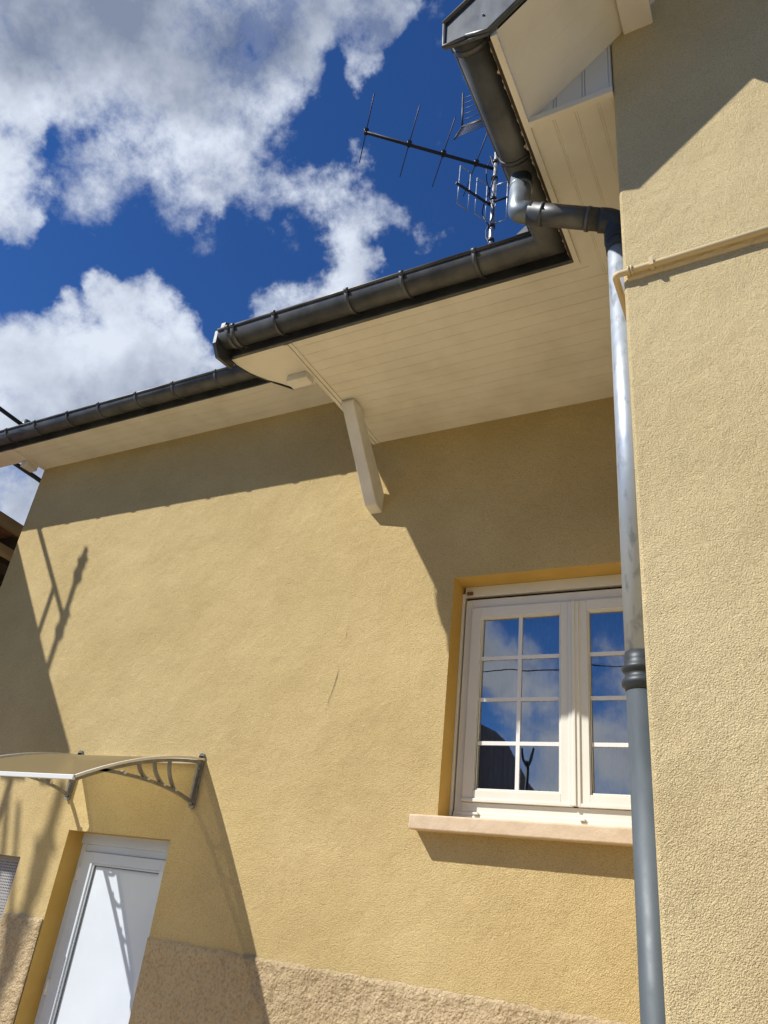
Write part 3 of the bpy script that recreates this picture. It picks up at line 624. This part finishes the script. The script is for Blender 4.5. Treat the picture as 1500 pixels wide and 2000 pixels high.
m = MB(); m.box(wx0+.008, wx0+.0175, wy-.004, wy-.0005, .4485, .4535); m.box(wx0+.011, wx0+.014, wy-.006, wy-.004, .4475, .4510); m.build('shutter_stop', 'rust', win)
for xx in (-.4155, -.267):
    m = MB(); m.box(xx, xx+.0075, wy-.0085, wy-.0036, .1165, .1195); m.build('drain_cap', 'pvc', win, bevel=.002)
XM = (wx0+wx1)/2 + .0005                                                      # meeting stile centre
sash = [(wx0+.0185, XM-.0035), (XM+.0035, wx1-.0185)]
m = MB(); m.box(XM-.0078, XM+.0078, wy-.0065, wy+.001, .1345, .4235); m.box(XM-.0022, XM+.0022, wy-.0085, wy-.0065, .1345, .4235); m.build('meeting_stile', 'pvc', win, bevel=.003)
for k, (a, b) in enumerate(sash):
    m = MB(); w_ = .0172; z0, z1 = .1335, .4245
    il, ir = a + w_ + .0005, b - w_ + (.0015 if k == 0 else -.0005)
    frame(m, a, b, z0, z1, w_*.93, wy-.004, wy+.0135); frame(m, a+w_*.93-.0002, b-w_*.93+.0002, z0+w_*.93-.0002, z1-w_*.93+.0002, .0028, wy-.0018, wy+.012)
    if k == 0: m.box(a, b, wy-.0062, wy-.0041, z0, z0+.0045)
    else: m.box(a, b, wy-.0062, wy-.0041, z0, z0+.0045)
    so = m.build('sash', 'pvc', win, bevel=.0025)
    gx0, gx1, gz0, gz1 = a+w_*.93+.0024, b-w_*.93-.0024, z0+w_*.93+.0024, z1-w_*.93-.0024
    m = MB(); m.add([(gx0,wy+.0035,gz0),(gx1,wy+.0035,gz0),(gx1,wy+.0035,gz1),(gx0,wy+.0035,gz1)], [(0,1,2,3)]); m.build('pane', 'glass', so)
    m = MB(); 
    xm_ = (gx0+gx1)/2; m.box(xm_-.0028, xm_+.0028, wy+.0009, wy+.0033, gz0, gz1)
    for f in (.25, .5, .75):
        zz = gz0+(gz1-gz0)*f; m.box(gx0, xm_-.0028, wy+.0010, wy+.0033, zz-.0027, zz+.0027); m.box(xm_+.0028, gx1, wy+.0010, wy+.0033, zz-.0027, zz+.0027)
    m.build('muntin', 'muntin', so)
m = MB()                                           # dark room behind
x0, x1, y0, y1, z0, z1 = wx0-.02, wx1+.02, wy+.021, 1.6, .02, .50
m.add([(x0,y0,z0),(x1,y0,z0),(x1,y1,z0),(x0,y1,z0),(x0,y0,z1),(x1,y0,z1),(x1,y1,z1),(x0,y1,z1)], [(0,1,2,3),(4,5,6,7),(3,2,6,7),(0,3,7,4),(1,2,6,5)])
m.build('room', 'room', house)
cur = MB(); cur.smooth = True; cols = 150; vs = []; fs = []
for (a, b) in ((wx0+.024, XM-.004), (XM+.010, wx1-.02)):
    o = len(vs)
    for i in range(cols+1):
        x = a+(b-a)*i/cols; dy = .0045*math.sin(i*.52+1.2*noise.noise(Vector((i*.05,0,0))))+.004*noise.noise(Vector((x*50,2,0)))
        for z in (.118, .20, .30, .432): vs.append((x+.0015*math.sin(z*14+i*.3), wy+.036+dy*(1.1-.6*(z-.118)/.3), z))
    for i in range(cols):
        for k in range(3): q = o+i*4+k; fs.append((q, q+4, q+5, q+1))
cur.add(vs, fs)
tag(cur.build('curtain', 'sheer'), 'sheer white curtain with thin vertical stripes hanging behind the panes of the large window', 'curtain')
m = MB()                                           # sill
m.prism([(.9735,.0870),(1.041,.0870),(1.041,.1085),(.9755,.1058),(.9735,.1050)], 'x', -.4840, XC)
m.build('window_sill', 'sill', house, bevel=.006)

# door -------------------------------------------------------------------
dx0, dx1, dz0, dz1 = DOOR; dy = 1.0385
door = bpy.data.objects.new('door', None); C.objects.link(door); door.parent = house; door.location = Vector(P((dx0+dx1)/2, dy, GZ)) - house.location
m = MB(); m.box(dx0, dx1, dy-.004, dy+.02, .0285, dz1); m.box(dx0, dx0+.013, dy, dy+.02, dz0, .0285); m.box(dx1-.013, dx1, dy, dy+.02, dz0, .0285); m.box(dx0+.013, dx1-.013, dy, dy+.02, .0165, .0285)
m.build('frame', 'door', door, bevel=.004)
a, b, z0, z1 = dx0+.0135, dx1-.0135, GZ+.004, .0160
m = MB(); w_ = .0265
m.box(a, a+w_, dy-.0035, dy+.012, z0, z1); m.box(b-w_, b, dy-.0035, dy+.012, z0, z1); m.box(a+w_, b-w_, dy-.0035, dy+.012, z1-w_*.62, z1); m.box(a+w_, b-w_, dy-.0035, dy+.012, z0, z0+w_)
lf = m.build('leaf', 'door', door, bevel=.003)
p0, p1, q0, q1 = a+w_, b-w_, z0+w_, z1-w_*.62
m = MB(); frame(m, p0, p1, q0, q1, .0035, dy-.0012, dy+.01); m.build('glazing_bead', 'door', door, bevel=.003)
m = MB(); frame(m, p0+.0035, p1-.0035, q0+.0035, q1-.0035, .0016, dy+.0012, dy+.01); m.build('seal', 'doorseal', door)
m = MB(); m.box(p0+.005, p1-.005, dy+.0030, dy+.012, q0+.005, q1-.005); m.build('panel', 'door', door)
for zz in (-.02, -.19, -.38):
    m = MB(); m.tube([(dx0+.0125,dy-.0045,zz-.011),(dx0+.0125,dy-.0045,zz+.011)], .0024, 12); m.build('hinge', 'paint', door)
m = MB(); m.tube([(b-.012,dy-.0036,-.262),(b-.012,dy-.016,-.262),(b-.040,dy-.016,-.262)], .0022, 10); m.box(b-.016, b-.008, dy-.0055, dy-.0034, -.297, -.250); m.build('handle', 'alu', door)

# small screened window at the far left ------------------------------------
sx0, sx1, sz0, sz1 = SW
sw = bpy.data.objects.new('small_window', None); C.objects.link(sw); sw.parent = house; sw.location = Vector(P((sx0+sx1)/2, 1.03, sz0)) - house.location
m = MB(); frame(m, sx0, sx1, sz0, sz1, .010, 1.034, 1.05)
for xx in (-1.315, -1.36, -1.47): m.box(xx, xx+.006, 1.036, 1.046, sz0+.01, sz1-.01)
for zz in (-.075, -.088, -.15): m.box(sx0+.01, sx1-.01, 1.040, 1.046, zz, zz+.006)
m.build('frame', 'screenframe', sw)
m = MB(); m.add([(sx0,1.020,sz0),(sx1,1.020,sz0),(sx1,1.020,sz1),(sx0,1.020,sz1)], [(0,1,2,3)]); m.build('screen', 'screen', sw)
m = MB(); m.add([(sx0,1.052,sz0),(sx1,1.052,sz0),(sx1,1.052,sz1),(sx0,1.052,sz1)], [(0,1,2,3)]); m.build('pane', 'glass', sw)
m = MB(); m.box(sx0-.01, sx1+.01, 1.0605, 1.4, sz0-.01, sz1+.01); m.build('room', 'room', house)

# ------------------------------------------------------------------ door canopy
can = thing('door_canopy', (-1.04, 1.0, .10), 'arched translucent canopy on grey brackets above the white door', 'canopy')
def arc(y):                                        # panel height over y (wall 1.0 -> front .745)
    t = (1.0-y)/.255; return .1725 - .020*t - .052*t*t
CX0, CX1 = -1.195, -.8885
ys = [1.0-.255*i/26 for i in range(27)]
m = MB(); m.smooth = True
vs = []; 
for y in ys: vs += [(CX0+.002, y, arc(y)), (CX1-.002, y, arc(y))]
m.add(vs, [(2*i, 2*i+1, 2*i+3, 2*i+2) for i in range(26)]); m.build('panel', 'poly', can)
m = MB(); m.strip([(y, arc(y)+.001) for y in ys], CX1-.0035, CX1+.001, .0035); m.build('side_trim', 'canframe', can)
m = MB(); m.strip([(y, arc(y)+.001) for y in ys], CX0-.001, CX0+.0035, .0035); m.build('side_trim', 'canframe', can)
m = MB(); m.box(CX0-.001, CX1+.001, .7425, .7470, arc(.745)-.0030, arc(.745)+.0035); m.build('front_bar', 'canframe', can, bevel=.003)
m = MB(); m.box(CX0, CX1-.006, .992, 1.0, .1650, .1725); m.build('wall_bar', 'canframe', can, bevel=.003)
def bracket(xc_):
    m = MB(); w_ = .0032
    def bez(p0, p1, p2, n=12): return [((1-t)**2*p0[0]+2*t*(1-t)*p1[0]+t*t*p2[0], (1-t)**2*p0[1]+2*t*(1-t)*p1[1]+t*t*p2[1]) for t in [i/n for i in range(n+1)]]
    m.strip([(y, arc(y)-.0040) for y in ys], xc_-w_, xc_+w_, .0050)
    m.box(xc_-.0055, xc_+.0055, .9955, 1.0, .100, .178)
    m.tube([(xc_,.9955,.100),(xc_,1.0,.100)], .0055, 14); m.tube([(xc_,.9955,.1775),(xc_,1.0,.1775)], .0055, 14)
    m.box(xc_-.0022, xc_+.0022, .990, .9955, .102, .172)
    low = bez((.997,.103), (.93,.128), (.785,.119), 22); m.strip(low, xc_-w_, xc_+w_, .0046)
    def lowz(y):
        return min(low, key=lambda p: abs(p[0]-y))[1]
    for (yt, yb) in ((.925,.950),(.893,.922),(.862,.885)):
        zt, zb = arc(yt)-.005, lowz(yb); m.strip(bez((yt,zt), (yt+.001,(zt+zb)/2), (yb,zb), 8), xc_-w_*.9, xc_+w_*.9, .0036)
    bo = m.build('bracket', 'bracket', can)
    for yb in (.950,.922,.885,.835):
        z_ = lowz(yb)+.002; m = MB(); m.tube([(xc_-.005,yb,z_),(xc_+.005,yb,z_)], .0024, 10); m.build('bolt', 'alu', bo)
    for z_ in (.158, .1035): m = MB(); m.tube([(xc_,.9955,z_),(xc_,.9925,z_)], .0026, 10); m.build('bolt', 'alu', bo)
bracket(-.8935); bracket(-1.190)

# ------------------------------------------------------------------ antennas
mast = thing('antenna_mast', (-.722, 1.7, 1.74), 'grey metal antenna mast rising behind the lower gutter', 'mast')
m = MB(); m.tube([(-.7245,1.7,1.7),(-.7185,1.7,2.52)], .0085, 16); m.tube([(-.7185,1.7,2.50),(-.7150,1.7,3.3)], .0062, 14); mo = m.build('pole', 'steel', mast)
for z in (2.05, 2.26, 2.12, 2.37, 2.46):
    m = MB(); m.tube([(-.7215,1.7,z),(-.7214,1.7,z+.012)], .0125, 12); m.build('pipe_clamp', 'black', mo)
m = MB()
pts = [(-.7215+.011*math.cos(i*.55)+random.uniform(-.003,.003), 1.692, 1.78+.72*i/40) for i in range(41)]
m.tube([(p[0]-.004,1.6905,p[2]) for p in pts], .0022, 6); 
loop = [(-.735,1.69,2.30),(-.752,1.69,2.25),(-.758,1.69,2.20),(-.745,1.69,2.16),(-.730,1.69,2.13)]; m.tube(fillet(loop,.01,4), .0022, 6)
m.tube(fillet([(-.728,1.69,2.50),(-.752,1.69,2.44),(-.748,1.69,2.37),(-.735,1.69,2.31)],.012,4), .002, 6)
m.build('coax_cable', 'black', mo)
yag = thing('yagi_antenna', (-.722, 1.7, 2.43), 'long dark yagi antenna with a boom and thin cross rods, nearest the open sky', 'antenna')
B0, B1 = Vector((-1.0995,1.3745,2.43)), Vector((-.722,1.7,2.43)); ev = Vector((-.6418,.7667,.0169)).normalized()
m = MB(); m.tube([B0,B1], .0062, 10); m.build('boom', 'black', yag)
for (s, a, b) in ((.0115,-.148,.1365),(.3355,-.1535,.150),(.598,-.148,.1545),(.853,-.14,.159)):
    p = B0+(B1-B0)*s; m = MB(); m.tube([p+ev*a+Vector((0,0,.009)), p+ev*b+Vector((0,0,.009))], .0019, 8); eo = m.build('element', 'black', yag)
    m = MB(); q = p+Vector((0,0,.006)); m.tube([q-ev*.010, q+ev*.010], .0088, 8); m.tube([p-Vector((0,0,.010)), p+Vector((0,0,.018))], .0055, 8); m.build('element_holder', 'black', eo)
quad = thing('loop_antenna', (-.735, 1.7, 2.24), 'small antenna of upright rectangular loops clamped low on the mast', 'antenna')
c0 = Vector((-.8057,1.569,2.24)); c1 = Vector((-.731,1.7,2.24))
m = MB(); m.tube([c0-(c1-c0)*.03, c1], .0050, 8); m.tube([(-.738,1.694,2.246),(-.668,1.70,2.252)], .0042, 8); m.build('boom', 'black', quad)
def loop_(p, q, h0, h1):
    m = MB()
    for (a, b) in ((p,p),(q,q)): m.tube([a+Vector((0,0,h0)), a+Vector((0,0,h1))], .0020, 8)
    for h in (h0, h1): m.tube([p+Vector((0,0,h)), q+Vector((0,0,h))], .0020, 8)
    m.build('loop', 'steel', quad)
for (sa, sb, h0, h1) in ((.05,.36,-.098,.098),(.56,.87,-.092,.094)): loop_(c0+(c1-c0)*sa, c0+(c1-c0)*sb, h0, h1)
loop_(Vector((-.7115,1.698,2.24)), Vector((-.6685,1.70,2.245)), -.105, .095)
grid = thing('grid_antenna', (-.716, 1.7, 2.75), 'wire grid reflector antenna half hidden behind the wing gutter', 'antenna')
m = MB(); m.tube([(-.872,1.695,2.752),(-.884,1.700,2.985)], .0042, 8); m.tube([(-.874,1.695,2.750),(-.882,1.66,2.64)], .0036, 8); m.tube([(-.872,1.695,2.752),(-.714,1.7,2.75)], .005, 8); m.build('frame', 'black', grid)
m = MB()
for i in range(8):
    z = 2.752-.112*i/7*1.0; x0 = -.872-.010*i/7; y0 = 1.695-.035*i/7
    m.tube([(x0,y0,z),(x0+.03,y0-.012,z-.013),(x0+.10,y0-.018,z-.02),(x0+.19,y0-.012,z-.012)], .0014, 6)
for i in range(5):
    z = 2.80+.18*i/5; m.tube([(-.875-.0015*i,1.696,z),(-.84,1.69,z-.012),(-.70,1.69,z-.02)], .0014, 6)
m.build('grid', 'black', grid)

# ------------------------------------------------------------------ service pole with arms beyond the left corner
sp = thing('service_pole', (-1.82, .52, GZ), 'dark steel service pole with two long arms passing the left end of the upper gutter', 'service pole')
m = MB(); m.tube([(-1.855,.52,GZ),(-1.855,.52,1.285)], .0062, 14); po = m.build('pole', 'rod', sp)
for z in (1.235, 1.105):
    m = MB(); m.tube([(-1.855,.52,z+.030),(-1.855,.52,z+.014),(-1.855,.52,z+.002),(-1.855,.52,z-.016),(-1.855,.52,z-.032)], [.007,.012,.008,.013,.007], 14); m.box(-1.870,-1.840,.516,.524,z+.02,z+.027); m.build('insulator', 'black', po)
m = MB(); m.tube([(-1.855,.52,1.118),(-1.9065,1.063,1.118)], .0062, 12); m.tube([(-1.9065,1.060,1.105),(-1.9065,1.068,1.135)], [.012,.016], 10); m.tube([(-1.9065,1.063,1.118),(-1.96,1.75,1.118)], .0052, 12); m.build('arm', 'rod', po)
m = MB(); m.tube([(-1.855,.52,1.0),(-1.918,1.15,1.0),(-2.0,1.75,1.0)], .0068, 12); m.build('arm', 'rod', po)
m = MB(); m.tube([(-1.861,.58,1.0),(-1.861,.58,1.118)], .0056, 10); m.build('brace', 'rod', po)
sp2 = thing('utility_pole', (-2.13, .0, GZ), 'dark pole with insulators standing left of the yard', 'utility pole')
m = MB(); m.tube([(-2.235,0,GZ),(-2.235,0,1.50)], .011, 14); po = m.build('pole', 'rod', sp2)
for z in (1.36, 1.235):
    m = MB(); m.tube([(-2.235,0,z+.06),(-2.235,0,z+.02),(-2.235,0,z-.02),(-2.235,0,z-.055)], [.011,.018,.017,.011], 12); m.box(-2.262,-2.208,-.006,.006,z+.03,z+.042); m.build('insulator', 'black', po)
m = MB(); m.tube([(-2.235,0,1.10),(-2.38,.02,1.50)], .007, 10); m.tube([(-2.235,0,1.19),(-2.34,0,1.46)], .006, 10); m.build('brace', 'rod', po)

# ------------------------------------------------------------------ neighbour houses
nb = thing('neighbour_house', (-2.6, 1.6, GZ), 'timber eave of the neighbouring house jutting in behind the left corner of the yellow wall', 'house')
def sk(x, y): return (x - .175*(y-1.0))           # the neighbour stands slightly askew
def skbox(m, x0, x1, y0, y1, z0, z1):
    v = [(sk(x, y), y, z) for z in (z0, z1) for y in (y0, y1) for x in (x0, x1)]; m.add(v, [(0,2,3,1),(4,5,7,6),(0,1,5,4),(2,6,7,3),(0,4,6,2),(1,3,7,5)])
YN0 = .575
m = MB(); skbox(m, -1.744, -1.730, YN0, 2.4, .739, .768); skbox(m, -3.6, -1.744, YN0, YN0+.012, .727, .768); m.build('verge_board', 'wood', nb)
m = MB(); skbox(m, -3.6, -1.7445, YN0+.013, 2.4, .743, .765); m.build('roof', 'tile', nb)
m = MB(); skbox(m, -1.762, -1.734, YN0+.02, 2.4, .677, .697); m.build('beam', 'wood', nb)
m = MB()
for k in range(12): skbox(m, -1.98, -1.766, YN0+.05+.15*k, YN0+.075+.15*k, .698, .7425)
skbox(m, -1.88, -1.81, YN0+.02, 2.4, .683, .713); m.build('rafter', 'darkwood', nb)
m = MB(); skbox(m, -3.5, -2.05, YN0+.25, 2.3, GZ, .715); m.build('wall', 'nbwall', nb)

ob = thing('house', (-2.6, -3.6, GZ), 'grey steep gabled house on the far side of the yard, mirrored in the window', 'house')
m = MB(); m.prism([(-3.6,GZ),(-1.95,GZ),(-1.95,.62),(-2.75,1.55),(-3.6,.62)], 'y', -5.2, -3.0); m.build('wall', 'nbwall', ob)
m = MB(); m.prism([(-1.86,.50),(-2.75,1.62),(-2.75,1.56),(-1.88,.47)], 'y', -5.3, -2.93); m.prism([(-3.7,.52),(-2.75,1.62),(-2.75,1.56),(-3.68,.49)], 'y', -5.3, -2.93); m.build('roof', 'tile', ob)
ob2 = thing('house', (-1.5, -5.6, GZ), 'low brown roofed house farther off across the yard', 'house')
m = MB(); m.prism([(-3.2,GZ),(-1.2,GZ),(-1.2,.72),(-2.2,1.02),(-3.2,.72)], 'y', -7.5, -5.0); m.build('wall', 'nbwall', ob2)
m = MB(); m.prism([(-1.1,.69),(-2.2,1.06),(-3.3,.69),(-3.3,.67),(-2.2,1.02),(-1.1,.67)], 'y', -7.6, -4.95); m.build('roof', 'tile', ob2)
lp = thing('street_lamp', (-1.68, -3.05, GZ), 'dark forked street lamp behind the viewer', 'street lamp')
m = MB(); m.tube([(-1.68,-3.05,GZ),(-1.68,-3.05,.93)], .012, 10); m.tube(fillet([(-1.72,-3.05,1.0),(-1.70,-3.05,.93),(-1.68,-3.05,.90)],.02,4), .008, 8); m.tube(fillet([(-1.63,-3.05,1.0),(-1.66,-3.05,.93),(-1.68,-3.05,.90)],.02,4), .008, 8); m.build('pole', 'black', lp)
wr = MB(); wr.tube([(-9+i*.6, -3.2, 1.62+.0012*(i-15)**2) for i in range(31)], .0045, 6)
tag(wr.build('overhead_cable', 'black'), 'thin black cable strung over the yard, mirrored in the window panes', 'cable')
